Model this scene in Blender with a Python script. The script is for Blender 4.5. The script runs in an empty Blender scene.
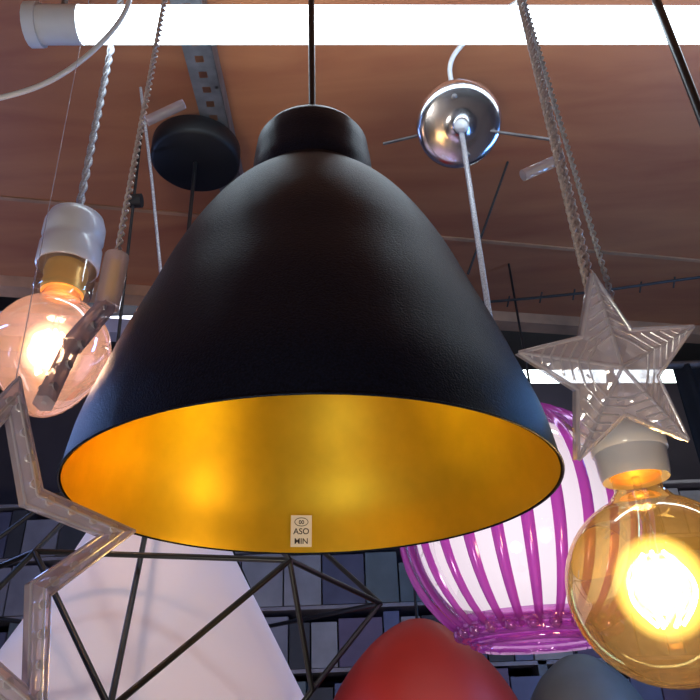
import bpy, math, random
from mathutils import Vector, Matrix
random.seed(4)
Z0=1.5
def P(x,y,z): return Vector((x,y,z+Z0))
sc=bpy.context.scene
try:
    sc.view_settings.view_transform='Standard'
except Exception: pass

# ---------------- materials ----------------
def pm(name,col,rough=.5,metal=0,trans=0,emit=None,es=0,spec=None,coat=0,noise=0,nscale=20,bump=0,stint=None):
    m=bpy.data.materials.new(name); m.use_nodes=True
    nt=m.node_tree; b=nt.nodes['Principled BSDF']
    b.inputs['Base Color'].default_value=(*col,1)
    b.inputs['Roughness'].default_value=rough
    b.inputs['Metallic'].default_value=metal
    b.inputs['Transmission Weight'].default_value=trans
    b.inputs['Coat Weight'].default_value=coat
    if spec is not None: b.inputs['Specular IOR Level'].default_value=spec
    if stint: b.inputs['Specular Tint'].default_value=(*stint,1)
    if emit:
        b.inputs['Emission Color'].default_value=(*emit,1); b.inputs['Emission Strength'].default_value=es
    if noise or bump:
        tc=nt.nodes.new('ShaderNodeTexCoord'); n=nt.nodes.new('ShaderNodeTexNoise')
        n.inputs['Scale'].default_value=nscale; n.inputs['Detail'].default_value=4
        nt.links.new(tc.outputs['Object'],n.inputs['Vector'])
        if noise:
            r=nt.nodes.new('ShaderNodeValToRGB')
            r.color_ramp.elements[0].position=.3; r.color_ramp.elements[1].position=.7
            r.color_ramp.elements[0].color=(*[c*(1-noise) for c in col],1)
            r.color_ramp.elements[1].color=(*[min(1,c*(1+noise)) for c in col],1)
            nt.links.new(n.outputs['Fac'],r.inputs['Fac']); nt.links.new(r.outputs['Color'],b.inputs['Base Color'])
        if bump:
            bp=nt.nodes.new('ShaderNodeBump'); bp.inputs['Strength'].default_value=bump; bp.inputs['Distance'].default_value=.002
            nt.links.new(n.outputs['Fac'],bp.inputs['Height']); nt.links.new(bp.outputs['Normal'],b.inputs['Normal'])
    return m
def emi(name,col,s):
    m=bpy.data.materials.new(name); m.use_nodes=True; nt=m.node_tree; nt.nodes.clear()
    o=nt.nodes.new('ShaderNodeOutputMaterial'); e=nt.nodes.new('ShaderNodeEmission')
    e.inputs[0].default_value=(*col,1); e.inputs[1].default_value=s
    nt.links.new(e.outputs[0],o.inputs[0]); return m
def shell(name,tint,rimcol,rough=.05,blend=.35,glossmin=.06,bumps=0,bscale=60,diff=0,diffcol=(1,1,1)):
    """thin clear shell: tinted transparent + glossy by facing"""
    m=bpy.data.materials.new(name); m.use_nodes=True; nt=m.node_tree; nt.nodes.clear()
    N=nt.nodes.new; L=nt.links.new
    o=N('ShaderNodeOutputMaterial'); t=N('ShaderNodeBsdfTransparent'); g=N('ShaderNodeBsdfGlossy'); mx=N('ShaderNodeMixShader'); lw=N('ShaderNodeLayerWeight')
    t2=N('ShaderNodeMixRGB'); t2.inputs[1].default_value=(*tint,1); t2.inputs[2].default_value=(*[c*c*.7 for c in tint],1)
    lw.inputs['Blend'].default_value=blend
    L(lw.outputs['Facing'],t2.inputs[0]); L(t2.outputs[0],t.inputs[0])
    g.inputs[0].default_value=(*rimcol,1); g.inputs['Roughness'].default_value=rough
    ma=N('ShaderNodeMath'); ma.operation='MULTIPLY_ADD'; ma.inputs[1].default_value=.6; ma.inputs[2].default_value=glossmin
    L(lw.outputs['Facing'],ma.inputs[0]); L(ma.outputs[0],mx.inputs[0]); L(t.outputs[0],mx.inputs[1]); L(g.outputs[0],mx.inputs[2])
    last=mx
    if diff:
        d=N('ShaderNodeBsdfTranslucent'); d.inputs[0].default_value=(*diffcol,1)
        d2=N('ShaderNodeBsdfDiffuse'); d2.inputs[0].default_value=(*diffcol,1)
        a=N('ShaderNodeMixShader'); a.inputs[0].default_value=.5; L(d.outputs[0],a.inputs[1]); L(d2.outputs[0],a.inputs[2])
        mm=N('ShaderNodeMixShader'); mm.inputs[0].default_value=diff; L(mx.outputs[0],mm.inputs[1]); L(a.outputs[0],mm.inputs[2]); last=mm
    if bumps:
        tc=N('ShaderNodeTexCoord'); n=N('ShaderNodeTexVoronoi'); n.inputs['Scale'].default_value=bscale
        bp=N('ShaderNodeBump'); bp.inputs['Strength'].default_value=bumps; bp.inputs['Distance'].default_value=.003
        L(tc.outputs['Object'],n.inputs['Vector']); L(n.outputs['Distance'],bp.inputs['Height'])
        L(bp.outputs[0],g.inputs['Normal']); L(bp.outputs[0],lw.inputs['Normal'])
    L(last.outputs[0],o.inputs[0]); return m
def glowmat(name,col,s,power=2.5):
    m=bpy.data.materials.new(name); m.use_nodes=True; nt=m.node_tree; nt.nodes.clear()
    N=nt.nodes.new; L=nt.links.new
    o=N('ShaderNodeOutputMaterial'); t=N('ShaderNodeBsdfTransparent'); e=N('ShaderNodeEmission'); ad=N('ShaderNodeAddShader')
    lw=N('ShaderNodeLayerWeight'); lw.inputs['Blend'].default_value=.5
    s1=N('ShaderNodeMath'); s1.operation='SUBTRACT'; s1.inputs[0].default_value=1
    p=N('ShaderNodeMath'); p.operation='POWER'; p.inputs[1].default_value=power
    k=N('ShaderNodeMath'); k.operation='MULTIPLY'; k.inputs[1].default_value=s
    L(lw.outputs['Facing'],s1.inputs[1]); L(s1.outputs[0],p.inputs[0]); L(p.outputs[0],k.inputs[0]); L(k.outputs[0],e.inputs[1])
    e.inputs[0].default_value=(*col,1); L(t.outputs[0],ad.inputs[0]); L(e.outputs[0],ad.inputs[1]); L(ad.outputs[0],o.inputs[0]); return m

M_black=pm('black_powder_coat',(.0045,.0070,.018),.40,spec=.26,noise=.7,nscale=800,bump=.25,stint=(.55,.75,1))
M_gold=pm('gold_leaf_paint',(.95,.66,.05),.38,.84,noise=.05,nscale=40,bump=.04)
M_rod=pm('black_rod',(.008,.008,.01),.35)
M_cblack=pm('black_canopy_paint',(.008,.008,.01),.5,spec=.3,noise=.2)
M_chrome=pm('chrome',(.85,.83,.88),.2,1,noise=.1,nscale=15,bump=.3)
M_white=pm('white_ceramic',(.80,.80,.86),.3,coat=.4,noise=.04)
M_wplast=pm('white_plastic',(.8,.82,.85),.4,noise=.04)
M_cord=pm('silver_cord',(.50,.50,.54),.4,.3,noise=.4,nscale=500)
M_wire=pm('clear_wire',(.62,.52,.50),.3,.2,noise=.3,nscale=600)
M_dkwire=pm('dark_wire',(.02,.018,.018),.6,noise=.2)
M_steel=pm('galvanised_angle',(.20,.19,.20),.5,.6,noise=.3,nscale=30)
M_pale=pm('painted_rail',(.42,.38,.45),.5,.1,noise=.2,nscale=10)
M_red=pm('red_enamel',(.55,.035,.02),.45,noise=.06,nscale=10)
M_grey=pm('grey_enamel',(.16,.17,.17),.5,noise=.1)
M_shade=pm('white_shade_glow',(.80,.75,.85),.6,noise=.03,nscale=8,emit=(.75,.68,.88),es=.20)  # lavender emission stands in for cool light on the cone
M_purple=shell('purple_glass',(.50,.08,.50),(.9,.6,1),.12,.4,.12,diff=.40,diffcol=(.62,.10,.60))
M_purple2=shell('magenta_clear_glass',(.85,.4,.88),(1,.7,1),.08,.4,.2,bumps=.8,bscale=80,diff=.25,diffcol=(.8,.25,.85))
M_clear=shell('clear_glass',(.96,.93,.95),(1,1,1),.05,.4,.08)
M_pink=shell('rose_glass',(.96,.82,.77),(1,.9,.92),.06,.45,.12,diff=.09,diffcol=(1,.72,.68),bumps=.25,bscale=30)
M_amber=shell('amber_glass',(.97,.86,.58),(1,.92,.75),.04,.45,.10,diff=.03,diffcol=(1,.7,.3))
M_acr=shell('clear_acrylic',(.93,.91,.97),(1,1,1),.10,.45,.20,bumps=1,bscale=130,diff=.28,diffcol=(.95,.92,1))
M_acr2=shell('clear_acrylic_bar',(.96,.92,.94),(1,1,1),.10,.45,.18,bumps=.8,bscale=70,diff=.32,diffcol=(1,.90,.93))
M_lamp=emi('tube_light',(.72,.88,1),8)
M_inner=emi('lit_diffuser',(1,.88,.97),1.2)
M_fil=emi('filament',(1,.80,.45),40)
M_screw=pm('brass_screw_glow',(.95,.62,.22),.3,.8,noise=.1,emit=(1,.6,.2),es=.15)  # faint warm emission paints lamp light onto the brass

# ---------------- geometry helpers ----------------
def addobj(name,verts,faces,mat,smooth=True,parent=None,loc=None):
    me=bpy.data.meshes.new(name); me.from_pydata([tuple(v) for v in verts],[],faces); me.update()
    if smooth:
        for p in me.polygons: p.use_smooth=True
    o=bpy.data.objects.new(name,me); sc.collection.objects.link(o)
    if mat: me.materials.append(mat)
    if loc is not None: o.location=loc
    if parent: o.parent=parent
    return o
def empty(name,loc=(0,0,0)):
    e=bpy.data.objects.new(name,None); e.empty_display_size=.02; sc.collection.objects.link(e); e.location=loc; return e
def lathe(name,prof,mat,parent=None,seg=96,loc=(0,0,0),rot=None,smooth=True,thick=0,closed=False):
    v=[];f=[]
    n=len(prof)
    for (r,z) in prof:
        for i in range(seg):
            a=2*math.pi*i/seg; v.append((r*math.cos(a),r*math.sin(a),z))
    for j in range(n-1 if not closed else n):
        for i in range(seg):
            k=(i+1)%seg; j2=(j+1)%n
            f.append((j*seg+i,j*seg+k,j2*seg+k,j2*seg+i))
    o=addobj(name,v,f,mat,smooth,parent,loc)
    if rot: o.rotation_euler=rot
    return o
def smooth_prof(pts,n=8):
    out=[]
    m=len(pts)
    for i in range(m-1):
        p0=pts[max(i-1,0)];p1=pts[i];p2=pts[i+1];p3=pts[min(i+2,m-1)]
        for k in range(n):
            t=k/n
            out.append(tuple(.5*((2*p1[d])+(-p0[d]+p2[d])*t+(2*p0[d]-5*p1[d]+4*p2[d]-p3[d])*t*t+(-p0[d]+3*p1[d]-3*p2[d]+p3[d])*t**3) for d in (0,1)))
    out.append(pts[-1]); return out
def tube(name,pts,r,mat,parent=None,smooth=False,cyclic=False,res=4):
    c=bpy.data.curves.new(name,'CURVE'); c.dimensions='3D'; c.bevel_depth=r; c.bevel_resolution=res; c.use_fill_caps=True
    s=c.splines.new('NURBS' if smooth else 'POLY'); s.points.add(len(pts)-1)
    for i,p in enumerate(pts): s.points[i].co=(*p,1)
    s.use_cyclic_u=cyclic
    if smooth: s.use_endpoint_u=True; s.order_u=3
    c.materials.append(mat)
    o=bpy.data.objects.new(name,c); sc.collection.objects.link(o)
    dg=bpy.context.evaluated_depsgraph_get(); me=bpy.data.meshes.new_from_object(o.evaluated_get(dg))
    bpy.data.objects.remove(o); o=bpy.data.objects.new(name,me); sc.collection.objects.link(o)
    for p in me.polygons: p.use_smooth=True
    if parent: o.parent=parent
    return o
def twist(name,a,b,r,mat,parent=None,R=.0016,pitch=.016,strands=2,sag=None):
    a=Vector(a);b=Vector(b);d=b-a;Ln=d.length;n=max(8,int(Ln/pitch*10))
    u=d.normalized(); x=u.orthogonal().normalized(); y=u.cross(x)
    for s in range(strands):
        pts=[]
        for i in range(n+1):
            t=i/n; ph=2*math.pi*(Ln*t/pitch)+2*math.pi*s/strands
            c=a+d*t
            if sag: c=c+Vector(sag)*(4*t*(1-t))
            pts.append(c+x*R*math.cos(ph)+y*R*math.sin(ph))
        tube(f'{name}_strand_{s+1}',pts,r,mat,parent,res=2)
def box(name,c,s,mat,parent=None,rot=None):
    hx,hy,hz=[q/2 for q in s]
    v=[(x,y,z) for x in(-hx,hx) for y in(-hy,hy) for z in(-hz,hz)]
    f=[(0,1,3,2),(4,6,7,5),(0,4,5,1),(2,3,7,6),(0,2,6,4),(1,5,7,3)]
    o=addobj(name,v,f,mat,False,parent,c)
    if rot: o.rotation_euler=rot
    return o
CZ=1.0   # ceiling above eye

# ---------------- room ----------------
def plywood():
    m=bpy.data.materials.new('plywood_ceiling'); m.use_nodes=True; nt=m.node_tree; N=nt.nodes.new; L=nt.links.new
    b=nt.nodes['Principled BSDF']; b.inputs['Roughness'].default_value=.6
    tc=N('ShaderNodeTexCoord'); mp=N('ShaderNodeMapping'); mp.inputs['Scale'].default_value=(1,5,1); mp.inputs['Rotation'].default_value=(0,0,.2)
    n=N('ShaderNodeTexNoise'); n.inputs['Scale'].default_value=3; n.inputs['Detail'].default_value=7; n.inputs['Distortion'].default_value=.6
    L(tc.outputs['Object'],mp.inputs[0]); L(mp.outputs[0],n.inputs['Vector'])
    r=N('ShaderNodeValToRGB'); r.color_ramp.elements[0].position=.2; r.color_ramp.elements[1].position=.85
    r.color_ramp.elements[0].color=(.32,.095,.045,1); r.color_ramp.elements[1].color=(.50,.20,.085,1)
    L(n.outputs['Fac'],r.inputs[0]); L(r.outputs[0],b.inputs['Base Color']); return m
M_ply=plywood()
M_beam=pm('beam_wood',(.42,.22,.12),.6,noise=.3,nscale=12)
M_wall=pm('wall_paint',(.12,.10,.13),.8,noise=.2,nscale=3)
M_dark=pm('dark_ceiling_paint',(.05,.045,.05),.8,noise=.3,nscale=4)
M_floor=pm('floor_tile',(.50,.46,.44),.4,noise=.2,nscale=3)
ye=lambda x:1.535+.20*x
W=2.3
th=.02
v=[(-W,-1.8,CZ+Z0),(W,-1.8,CZ+Z0),(W,ye(W),CZ+Z0),(-W,ye(-W),CZ+Z0)]
v+= [(a,b,c+th) for a,b,c in v]
addobj('ceiling',v,[(0,1,2,3),(7,6,5,4),(0,4,5,1),(1,5,6,2),(2,6,7,3),(3,7,4,0)],M_ply,False)
def strip(name,x0,x1,yo,w,z0,z1,mat):
    v=[]
    for z in (z0,z1):
        v+=[(x0,ye(x0)+yo,z+Z0),(x1,ye(x1)+yo,z+Z0),(x1,ye(x1)+yo+w,z+Z0),(x0,ye(x0)+yo+w,z+Z0)]
    return addobj(name,v,[(0,1,2,3),(7,6,5,4),(0,4,5,1),(1,5,6,2),(2,6,7,3),(3,7,4,0)],mat,False)
strip('trim_1',-W,W,0.001,.05,CZ-.03,CZ+.3,M_beam)
strip('trim_2',-W,W,-.3,.010,CZ-.004,CZ-.0005,M_beam)
strip('trim_3',-W,-.25,.07,.05,CZ-.10,CZ-.06,M_pale)
strip('trim_4',-W,-.25,.30,.06,CZ-.10,CZ-.05,M_pale)
BY=3.0
box('ceiling_rear',P(0,2.2,CZ+.5),(2*W,2.6,.02),M_dark)
box('wall_back',P(0,BY,0),(2*W,.04,3.0+.02),M_wall)
box('wall_left',P(-W,.6,-.0),(.04,4.84,3.02),M_wall)
box('wall_right',P(W,.6,0),(.04,4.84,3.02),M_wall)
box('wall_front',P(0,-1.8,0),(2*W,.04,3.02),pm('front_wall_paint',(.08,.08,.10),.8,noise=.2,nscale=3))
box('floor',P(0,.6,-1.51),(2*W,4.84,.02),M_floor)

# ---------------- main pendant ----------------
cx,cy=-.0285,.487
e=empty('dome_pendant_lamp',P(cx,cy,0))
prof=[(.1716,.151),(.1665,.185),(.1565,.22),(.1452,.256),(.132,.2925),(.1197,.328),(.106,.36),(.0910,.388),(.0755,.410),(.0595,.4265),(.055,.434)]
sp=smooth_prof(prof,8)
outer=lathe('shade_outer',sp,M_black,e,128)
inner=lathe('shade_lining',[(r-.0016,z+.0002) for r,z in sp][:-2],M_gold,e,128)
lathe('rim_bead',[(.1719+.0008*math.cos(t*math.pi/4),.151+.0008*math.sin(t*math.pi/4)) for t in range(8)],M_black,e,128,closed=True)
lathe('collar',[(.055,.434),(.0555,.440),(.0560,.446),(.0550,.455),(.0540,.470),(.0520,.488),(.048,.495),(.004,.498)],M_black,e,96)
tube('suspension_rod',[(0,0,.49),(0,0,CZ)],.0034,M_rod,e)
lathe('ceiling_canopy',[(0,CZ-.03),(.055,CZ-.03),(.06,CZ-.025),(.06,CZ)],M_cblack,e)
lathe('lamp_holder',[(0,.43),(.02,.43),(.02,.35),(0,.35)],M_wplast,e,32)
lab=empty('price_tag'); lab.parent=e
M_paper=pm('paper',(.85,.83,.78),.8,noise=.03); M_ink=pm('ink',(.02,.02,.03),.7,noise=.05)
ang=math.radians(8); rr=.1650
lab.location=(-rr*math.sin(ang),rr*math.cos(ang),.1700)
lab.rotation_euler=(math.radians(90+13),0,ang)
s=box('sticker',(0,0,0),(.0195,.0285,.0004),M_paper,lab)
def text(t,y,size):
    c=bpy.data.curves.new('lettering','FONT'); c.body=t; c.size=size; c.align_x='CENTER'; c.offset=.0001; c.materials.append(M_ink)
    o=bpy.data.objects.new('lettering',c); sc.collection.objects.link(o); o.parent=lab; o.location=(0,y,.0004); return o
text('00',.0063,.005); text('ASO',-.0028,.0076); text('MIN',-.0115,.0072)
tube('ink_ring',[(.0062*math.cos(t*math.pi/16),.0082+.0037*math.sin(t*math.pi/16),.0004) for t in range(32)],.0003,M_ink,lab,cyclic=True,res=1)

# ---------------- fluorescent tubes ----------------
def tubelight(name,a,b,r,mat,cap=.06,ceil=CZ):
    a=Vector(a);b=Vector(b);u=(b-a).normalized()
    e=empty(name)
    tube('glass_tube',[a+u*cap*.7,b-u*cap*.7],r,mat,e,res=8)
    for i,(p,q) in enumerate(((a,a+u*cap),(b,b-u*cap))):
        tube(f'end_cap_{i+1}',[p,q],r*1.04,M_wplast,e,res=8)
        tube(f'lamp_socket_{i+1}',[p-(q-p)*.15,p+(q-p)*.12],r*1.2,M_wplast,e,res=6)
        tube(f'hanger_{i+1}',[p+(q-p)*.5,Vector((p.x+(q-p).x*.5,p.y+(q-p).y*.5,ceil+Z0))],.004,M_steel,e)
    return e
tubelight('added_fill_tube',P(-.405,.6025,.85),P(.95,.659,.85),.0245,M_lamp)
M_lamp2=emi('tube_light_far',(.85,1,.95),6)
tubelight('added_fill_tube',P(.40,2.05,1.02),P(1.7,2.15,1.02),.022,M_lamp2,ceil=CZ+.48)
tubelight('added_fill_tube',P(-1.2,2.3,1.44),P(1.2,2.3,1.44),.02,emi('added_rear_fill',(.8,.85,1),4),ceil=CZ+.48)  # added fill, hidden above the beam, brightens the shelves
M_rim_blue=emi('added_blue_rim',(.20,.42,1),12)
tubelight('added_fill_tube',P(-1.02,1.10,.36),P(-1.02,1.12,.92),.040,emi('added_blue_rim_left',(.30,.45,1),14))  # added out of view for a blue rim on the dome's left
tubelight('added_fill_tube',P(.92,1.02,.10),P(.92,1.02,.84),.042,emi('added_blue_rim_right',(.16,.42,1),20))  # added out of view for a blue rim on the dome's right
tubelight('added_fill_tube',P(-.82,.25,.50),P(-.82,.80,.50),.015,M_rim_blue)  # another added tube, unseen, tints the dome's left side blue

# added fill globe on a stand, unseen behind camera; lights the gold lining
M_gl=emi('warm_fill_glow',(1,.93,.80),36)
for (gx,gy,gz) in ((-.32,-.50,-.66),):
    e=empty('added_fill_globe',P(gx,gy,0))
    lathe('fill_globe',[(.13*math.sin(t*math.pi/24),gz+.13*math.cos(t*math.pi/24)) for t in range(25)],M_gl,e,48)
    tube('stem',[(0,0,-1.49),(0,0,gz-.12)],.012,M_rod,e)
    lathe('base',[(0,-1.47),(.14,-1.475),(.15,-1.5),(0,-1.5)],M_rod,e,48)

# ---------------- slotted angle ----------------
e=empty('slotted_angle_rail')
def rail(x,y0,y1,z,w):
    v=[];f=[]
    n=int((y1-y0)/.03)
    for i in range(n):
        a=y0+i*.03;b=a+.03
        for (xa,xb,ya,yb) in ((-w/2,-w*.15,a,b),(w*.15,w/2,a,b),(-w*.15,w*.15,a,a+.018)):
            k=len(v); v+=[P(x+xa,ya,z),P(x+xb,ya,z),P(x+xb,yb,z),P(x+xa,yb,z)]; f.append((k,k+1,k+2,k+3))
    addobj('slotted_plate',v,f,M_steel,False,e)
    box('flange',P(x+w/2,(y0+y1)/2,z+.02),(.002,y1-y0,.04),M_steel,e)
rail(-.222,.42,1.25,.95,.045)
for y in (.45,.8,1.2): tube('drop_rod',[P(-.205,y,.95),P(-.205,y,CZ)],.003,M_steel,e)

# ---------------- geometric cage lamp with white cone shade ----------------
ax,ay=-.263,.924
e=empty('geometric_cage_pendant_lamp')
lathe('canopy',[(0,.905),(.072,.902),(.078,.908),(.078,.94),(.07,.948),(0,.949)],M_cblack,e,64,loc=P(ax,ay,0))
tube('suspension_rod',[P(ax,ay,.905),P(ax,ay,.42)],.0035,M_rod,e)
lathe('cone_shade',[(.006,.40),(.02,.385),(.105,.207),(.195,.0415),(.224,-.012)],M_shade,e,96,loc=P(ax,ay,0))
T=P(ax,ay,.42);A=P(-.0725,.76,.168);B=P(.0257,.9,.143);C=P(-.0533,.82,.0457);D=P(-.348,.76,.187);E=P(-.222,.685,.029)
F=P(-.56,.90,.16);G=P(-.48,.76,.03);H=P(-.15,1.19,.16);I=P(-.41,1.19,.16);J=P(-.27,1.19,.03);K=P(ax,ay,-.19)
for i,(p,q) in enumerate([(T,A),(T,B),(T,D),(T,F),(T,H),(T,I),(T,E),(A,B),(B,H),(H,I),(I,F),(F,D),(D,A),(A,E),(A,C),(B,C),(D,E),(D,G),(F,G),(G,E),(H,J),(I,J),(C,K),(E,K),(G,K),(J,K)]):
    tube(f'strut_{i+1}',[p,q],.0032,M_rod,e,res=2)

# ---------------- purple striped globe ----------------
px,py=.187,.796; pz=.206; R=.137
e=empty('purple_striped_glass_pendant')
o=P(px,py,pz)
def sph(r,t): return (r*math.sin(t),r*math.cos(t))
lathe('inner_diffuser',[sph(R*.88,math.radians(d)) for d in range(12,133,5)]+[(.0,-.085)],M_inner,e,64,loc=o)
n=28
v=[];f=[]
for k in range(n):
    a0=2*math.pi*k/n; a1=a0+2*math.pi/n*.42
    rows=20
    for j in range(rows+1):
        t=math.radians(14+ (146-14)*j/rows)
        for q in range(5):
            a=a0+(a1-a0)*q/4; bulge=.004*math.sin(math.pi*q/4)
            r=R+bulge
            v.append((r*math.sin(t)*math.cos(a),r*math.sin(t)*math.sin(a),r*math.cos(t)))
    base=k*(rows+1)*5
    for j in range(rows):
        for q in range(4):
            i0=base+j*5+q; f.append((i0,i0+1,i0+6,i0+5))
addobj('purple_stripes',v,f,M_purple,True,e,o)
lathe('clear_globe',[sph(R*.985,math.radians(d)) for d in range(10,150,4)],M_clear,e,64,loc=o)
for i,(rr_,zz,rt) in enumerate(((.083,-.108,.004),(.076,-.117,.0045),(.068,-.124,.004))):
    lathe(f'bottom_ring_{i+1}',[(rr_+rt*math.cos(t*math.pi/4),zz+rt*math.sin(t*math.pi/4)) for t in range(8)],M_purple2,e,64,closed=True,loc=o)
lathe('bottom_lip',[(.09,-.10),(.079,-.113),(.066,-.126),(.064,-.130)],M_purple2,e,64,loc=o)
for k in range(24):
    a=2*math.pi*k/24
    lathe(f'glass_bead_{k+1}',[(.0065*math.sin(t*math.pi/8),.0065*math.cos(t*math.pi/8)) for t in range(9)],M_purple2,e,12,loc=o+Vector((.082*math.cos(a),.082*math.sin(a),-.114)))
lathe('top_cap',[(0,.150),(.02,.150),(.036,.143),(.04,.130)],M_chrome,e,48,loc=o)
tube('cord',[P(px,py,pz+.149),P(px,py,.835)],.0042,M_cord,e)
cp=empty('canopy',P(px,py,.838)); cp.parent=e; cp.rotation_euler=(math.radians(-36),math.radians(-4),0)
lathe('canopy_dish',[(.012,-.006),(.014,-.003),(.03,-.0025),(.055,.0),(.064,.003),(.0685,.010),(.068,.018),(.0,.02)],M_chrome,cp,64)
lathe('canopy_gland',[(.0,-.022),(.008,-.02),(.010,-.006),(.014,-.002)],M_wplast,cp,24)
for s_ in (-1,1):
    lathe('canopy_screw',[(0,-.010),(.0035,-.009),(.004,-.005),(.003,.002)],M_steel,cp,16,loc=(.01*s_,.045*s_,0))
tube('mounting_bar',[P(px-.12,py+.05,.855),P(px+.0,py+.03,.868),P(px+.13,py-.02,.78)],.0026,M_steel,e)
tube('feed_wire',[P(px,py+.01,.85),P(px-.004,py,.92),P(px-.012,py-.03,.955),P(px+.03,py-.08,.96),P(px+.08,py-.13,.95),P(px+.16,py-.17,.985),P(px+.2,py-.17,1.0)],.004,M_wplast,e,smooth=True)

# ---------------- bulbs ----------------
def bulb(name,x,y,zc,r,zs0,zs1,rs,glass,glowcol,halocol,glows,halo,skirt,en=1.2,lc=(1,.62,.3),coff=(0,0),tear=0):
    e=empty(name,P(x,y,0))
    pts=[]
    t0=math.asin(min(.99,rs*.62/r))
    zt=zc+r*math.cos(t0)
    pts.append((rs*.62,zs0+.004)); pts.append((rs*.62,zt+.006))
    for k in range(25):
        t=t0+.12+(math.pi-t0-.12)*k/24
        q=r*math.sin(t); zz=zc+r*math.cos(t)
        if t>math.pi/2:
            w_=(-math.cos(t)); q*=1-tear*w_*.9; zz-=r*tear*w_*.8
        pts.append((max(q,.0003),zz))
    lathe('glass_globe',pts,glass,e,64)
    for k in range(6):
        a=k*math.pi/3; ff=[]
        for j in range(9):
            s=j/8; q=r*(.12+.22*math.sin(math.pi*s)); ff.append((q*math.cos(a+s*.8),q*math.sin(a+s*.8),zc+r*.35-r*.75*s))
        tube(f'filament_{k+1}',ff,.0013,M_fil,e,smooth=True,res=2)
    tube('filament_stem',[(0,0,zs0),(0,0,zc+r*.3)],.003,M_clear,e)
    lathe('glare_core',[(r*.52*math.sin(t*math.pi/20)+.0002,zc+r*.58*math.cos(t*math.pi/20)) for t in range(21)],glowmat(name+'_core',glowcol,glows),e,32)  # added glow sphere, brighter face-on, imitates the filament's glare
    lathe('glare_halo',[(r*.86*math.sin(t*math.pi/20)+.0002,zc+r*.90*math.cos(t*math.pi/20)) for t in range(21)],glowmat(name+'_halo',halocol,halo,2.0),e,32)  # wider, weaker glow sphere for the haze around that glare
    h=zs1-zs0
    lathe('screw_base',[(rs*.66,zs0),(rs*.7,zs0+h*.08),(rs*.66,zs0+h*.15),(rs*.7,zs0+h*.22),(rs*.66,zs0+h*.3),(0,zs0+h*.32)],M_screw,e,40)
    lathe('socket_skirt',[(rs*.86,zs0-.002),(rs*.90,zs0+.002),(rs*.92,zs0+h*.12),(rs*.95,zs0+h*.30)],skirt,e,48)
    lathe('socket_body',[(rs*.93,zs0+h*.28),(rs,zs0+h*.30),(rs,zs0+h*.52),(rs*.95,zs0+h*.54),(rs*.95,zs0+h*.62),(rs,zs0+h*.64),(rs,zs0+h*.78),(rs*.9,zs0+h*.88),(rs*.5,zs0+h*.93),(rs*.3,zs0+h),(0,zs0+h)],M_white,e,48)
    L=bpy.data.lights.new('glow','POINT'); L.energy=en; L.color=lc; L.shadow_soft_size=r*.3
    lo=bpy.data.objects.new('glow',L); sc.collection.objects.link(lo); lo.parent=e; lo.location=(0,0,zc)
    twist('cord',(0,0,zs1-.002),(coff[0],coff[1],CZ),.0028,M_cord,e,R=.0021,pitch=.04)
    return e
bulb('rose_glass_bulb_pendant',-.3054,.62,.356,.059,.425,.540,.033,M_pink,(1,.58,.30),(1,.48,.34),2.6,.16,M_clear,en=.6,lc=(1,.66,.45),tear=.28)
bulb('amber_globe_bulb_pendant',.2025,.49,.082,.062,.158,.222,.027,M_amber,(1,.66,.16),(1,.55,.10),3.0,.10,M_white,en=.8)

# ---------------- stars ----------------
def wire_led(name,x,y,z,d,parent):
    d=Vector(d).normalized(); c=P(x,y,z)
    tube('led_capsule',[c-d*.017,c+d*.017],.0042,M_acr,parent,res=4)
    tube('led_core',[c-d*.012,c+d*.013],.0022,M_wplast,parent,res=2)
e=empty('acrylic_star_light')
st=empty('star_body',P(.1500,.36,.180)); st.parent=e
v=[(0,0,.011),(0,0,-.011)]
Ro,Ri=.057,.026
for sgn in (1,-1):
    for k in range(10):
        r=Ro if k%2==0 else Ri
        a=math.pi/2+k*math.pi/5
        v.append((r*math.cos(a),r*math.sin(a),.0035*sgn))
f=[]
for k in range(10):
    k2=(k+1)%10
    f.append((0,2+k,2+k2)); f.append((1,12+k2,12+k)); f.append((2+k,12+k,12+k2,2+k2))
addobj('star_shape',v,f,M_acr,False,st)
M_ridge=shell('acrylic_ridge',(.95,.93,1),(1,1,1),.08,.4,.4,diff=.42,diffcol=(1,.97,1))
for k in range(5):
    a=math.pi/2+k*2*math.pi/5
    t=Vector((-math.sin(a),math.cos(a),0)); c=Vector((math.cos(a),math.sin(a),0))
    tube('spine',[c*Ro*.98+Vector((0,0,.004)),Vector((0,0,.0118))],.0011,M_ridge,st,res=2)
    for q in range(7):
        r=Ro*(.34+.09*q); w=(Ro-r)*.40
        zz=.0035+(.0075)*(1-r/Ro)+.001
        tube('facet_ridge',[c*(r-w*.5)-t*w+Vector((0,0,zz-.0025)),c*r+Vector((0,0,zz+.0003)),c*(r-w*.5)+t*w+Vector((0,0,zz-.0025))],.0007,M_ridge,st,res=1)
for k in range(10):
    p1=Vector(v[2+k]);p2=Vector(v[2+(k+1)%10])
    tube('edge_bead',[p1,p2],.0012,M_ridge,st,res=2)
st.rotation_euler=(Matrix.Rotation(math.radians(8),3,'Z')@Matrix.Rotation(math.radians(108),3,'X')@Matrix.Rotation(math.radians(10),3,'Z')).to_euler()
twist('wire_a',P(.148,.362,.232),P(.148,.362,CZ),.0011,M_wire,e,R=.0014,pitch=.014)
twist('wire_b',P(.157,.375,.24),P(.165,.40,CZ),.0011,M_wire,e,R=.0014,pitch=.014)
twist('wire_c',P(.165,.37,.235),P(.142,.375,CZ),.0009,M_cord,e,R=.0012,pitch=.012)
wire_led('led',.1435,.38,.3558,(.9,0,.45),e)

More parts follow.
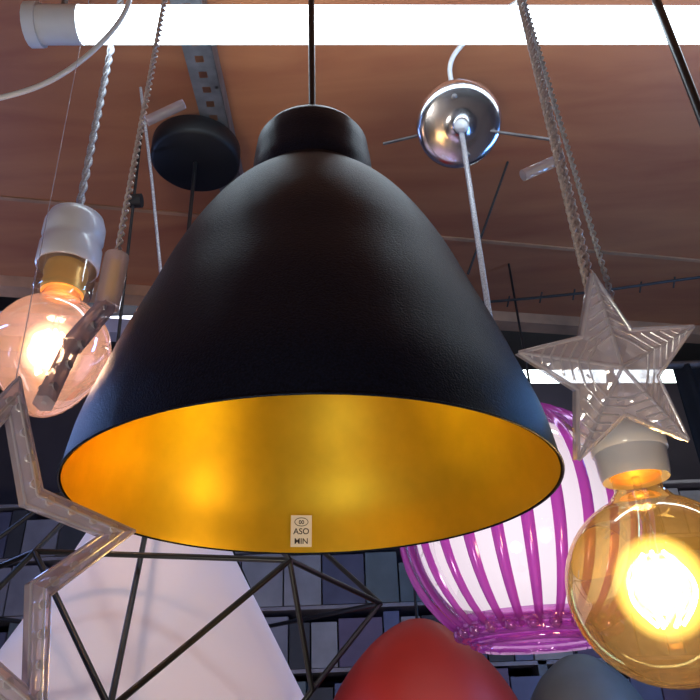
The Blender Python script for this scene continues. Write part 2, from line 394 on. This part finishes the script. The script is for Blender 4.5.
# outline star: flat-sided acrylic bars mitred at every corner
def outline_star(name,loc,RM,s,line_top):
    e=empty(name); st=empty('star_frame',loc); st.parent=e
    def ring(ro,ri,z):
        return [(s*(ro if k%2==0 else ri)*math.cos(math.pi/2+k*math.pi/5),s*(ro if k%2==0 else ri)*math.sin(math.pi/2+k*math.pi/5),s*z) for k in range(10)]
    hw=.0062
    outerR,innerR=ring(.093,.0455,hw*.5),ring(.071,.0335,hw*.5)
    outerB,innerB=ring(.093,.0455,-hw*.5),ring(.071,.0335,-hw*.5)
    midF,midB=ring(.082,.0395,hw*1.05),ring(.082,.0395,-hw*1.05)
    v=outerR+midF+innerR+innerB+midB+outerB
    f=[]
    for k in range(10):
        k2=(k+1)%10
        for L_ in range(6):
            a=L_*10; b=((L_+1)%6)*10
            f.append((a+k,a+k2,b+k2,b+k))
    addobj('acrylic_frame',v,f,M_acr2,False,st)
    c0=ring(.082,.0395,0)
    for k in range(10):
        for rg in (outerR,innerR,midF):
            tube(f'edge_{k+1}',[rg[k],rg[(k+1)%10]],.0009*s,M_ridge,st,res=1)
        p1=Vector(c0[k]);p2=Vector(c0[(k+1)%10])
        tube(f'bar_core_{k+1}',[p1,p2],.0012*s,M_ridge,st,res=1)
        for q in range(4):
            tube('moulded_bead',[p1.lerp(p2,(q+.45)/4)+Vector((0,0,-.003*s)),p1.lerp(p2,(q+.45)/4)+Vector((0,0,.0068*s))],.0026*s,M_ridge,st,res=2)
    st.rotation_euler=RM.to_euler()
    tp=RM@Vector((0,.090*s,0))+loc
    tube('nylon_line',[tp,line_top],.0003,M_acr,e,res=2)
    return e
SX,SY,SZ=-.184,.335,.084
RM=Matrix.Rotation(math.radians(54),3,'Z')@Matrix.Rotation(math.radians(90),3,'X')@Matrix.Rotation(math.radians(-2),3,'Z')
outline_star('acrylic_star_outline_light',P(SX,SY,SZ),RM,1.0,P(-.19,.31,CZ))

e=empty('led_drop_light')
tube('plug',[P(-.163,.40,.305),P(-.1645,.40,.262)],.0085,M_acr2,e,res=4)
tube('plug_core',[P(-.163,.40,.30),P(-.1645,.40,.268)],.0035,M_screw,e,res=3)
tube('acrylic_bar_1',[P(-.1645,.40,.264),P(-.170,.37,.215)],.0068,M_acr2,e,res=1)
tube('acrylic_bar_2',[P(-.170,.37,.215),P(-.168,.345,.165)],.0062,M_acr2,e,res=1)
tube('bar_core',[P(-.1645,.40,.264),P(-.170,.37,.215),P(-.168,.345,.165)],.0016,M_ridge,e,res=1)
for q in range(5):
    a=P(-.1645,.40,.264).lerp(P(-.168,.345,.165),(q+.5)/5)
    tube('moulded_bead',[a-Vector((.005,.002,0)),a+Vector((.004,-.004,.001))],.0028,M_ridge,e,res=2)
twist('wire',P(-.163,.40,.305),P(-.152,.41,CZ),.0011,M_wire,e,R=.0016,pitch=.014)
wire_led('led',-.1425,.40,.4477,(.85,0,.55),e)

# ---------------- loose cables ----------------
e=empty('white_cable')
tube('cable',[P(-.62,.5,.60),P(-.45,.5,.572),P(-.352,.5,.587),P(-.294,.5,.615),P(-.245,.5,.69),P(-.232,.5,.76),P(-.26,.50,.9),P(-.26,.50,1.0)],.0028,M_wplast,e,smooth=True)
e=empty('ceiling_wire')
tube('wire',[P(.10,1.43,.90),P(.36,1.40,.893),P(.58,1.37,.890),P(.83,1.34,.905),P(1.6,1.3,.95)],.0032,M_dkwire,e,smooth=True)
for k in range(9):
    x=.30+k*.075; z=.893+random.uniform(-.003,.003)
    tube('wire_tie',[P(x,1.405-.13*(x-.36),z-.012),P(x+.008,1.40-.13*(x-.36),z+.014)],.002,M_dkwire,e)
tube('clip',[P(1.6,1.3,.95),P(1.6,1.3,CZ)],.003,M_dkwire,e)
tube('clip',[P(.10,1.43,.90),P(.10,1.43,CZ)],.003,M_dkwire,e)
e=empty('hanging_thin_wire')
tube('wire_1',[P(-.34,.82,.98),P(-.31,.85,.80),P(-.28,.86,.62)],.0025,M_cord,e)
tube('wire_2',[P(-.36,.9,1.0),P(-.345,.9,.52)],.0025,M_dkwire,e)
tube('wire_knot',[P(-.36,.9,.80),P(-.34,.9,.80)],.012,M_dkwire,e)
tube('wire_3',[P(.33,1.05,1.0),P(.24,1.15,.80)],.0025,M_dkwire,e)

e=empty('black_bell_pendant_lamp',P(.427,.60,0))
tube('cord',[(0,0,.3),(0,0,CZ)],.0055,M_rod,e)
lathe('shade',smooth_prof([(.008,.32),(.02,.315),(.045,.27),(.065,.22),(.07,.19)],6),M_cblack,e,64)

e=empty('red_dome_pendant_lamp',P(.096,1.25,0))
lathe('shade',smooth_prof([(.003,.172),(.03,.166),(.072,.140),(.116,.095),(.149,.043),(.168,-.01),(.176,-.05)],6),M_red,e,96)
tube('cord',[(0,0,.170),(0,0,CZ)],.0028,M_rod,e)
e=empty('grey_dome_pendant_lamp',P(.395,1.4,0))
lathe('shade',smooth_prof([(.003,.122),(.03,.115),(.07,.085),(.10,.04),(.12,-.01),(.125,-.05)],6),M_grey,e,96)
tube('cord',[(0,0,.12),(0,0,CZ)],.0028,M_rod,e)

# ---------------- stock shelves ----------------
e=empty('stock_shelves')
cols=[(.18,.20,.38),(.34,.33,.42),(.14,.14,.24),(.46,.44,.50),(.20,.15,.27),(.08,.08,.10),(.18,.22,.26)]
CM=[pm(f'carton_{i}',c,.6,noise=.15,nscale=12) for i,c in enumerate(cols)]
for x in (-1.8,-.6,.6,1.8): box('upright',P(x,2.75,-.25),(.03,.4,2.48),M_steel,e)
z=-1.4
while z<.95:
    box('shelf_board',P(0,2.75,z),(3.6,.4,.012),M_pale,e)
    if z<.75:
        x=-1.76
        while x<1.7:
            w=random.uniform(.05,.16); h=random.uniform(.13,.18)
            box('carton',P(x+w/2,2.67,z+.008+h/2),(w-.006,.25,h),random.choice(CM),e)
            x+=w
    z+=.2
e=empty('dark_curtain')
v=[];f=[]
for i in range(61):
    x=1.0+.5*i/60; y=1.95+.02*math.sin(i*.9)
    v+=[P(x,y,-.6),P(x,y,.98)]
for i in range(60): f.append((2*i,2*i+2,2*i+3,2*i+1))
addobj('fabric',v,f,pm('black_cloth',(.012,.012,.015),.9,noise=.2),True,e)
tube('curtain_rail',[P(.95,1.95,.985),P(1.55,1.95,.985)],.012,M_steel,e)

# ---------------- world ----------------
w=bpy.data.worlds.new('w'); sc.world=w; w.use_nodes=True
w.node_tree.nodes['Background'].inputs[0].default_value=(.2,.22,.35,1); w.node_tree.nodes['Background'].inputs[1].default_value=.15

# ---------------- camera ----------------
cam=bpy.data.cameras.new('camera'); cam.lens=36; cam.sensor_width=36; cam.clip_start=.01
c=bpy.data.objects.new('camera',cam); sc.collection.objects.link(c)
p=math.radians(29); th=math.radians(2.1)
Fw=Vector((0,math.cos(p),math.sin(p))); U=Vector((0,-math.sin(p),math.cos(p))); Rr=Vector((1,0,0))
Uc=U*math.cos(th)+Rr*math.sin(th); Rc=Rr*math.cos(th)-U*math.sin(th)
m=Matrix((Rc,Uc,-Fw)).transposed().to_4x4(); m.translation=Vector((0,0,Z0))
c.matrix_world=m
sc.camera=c
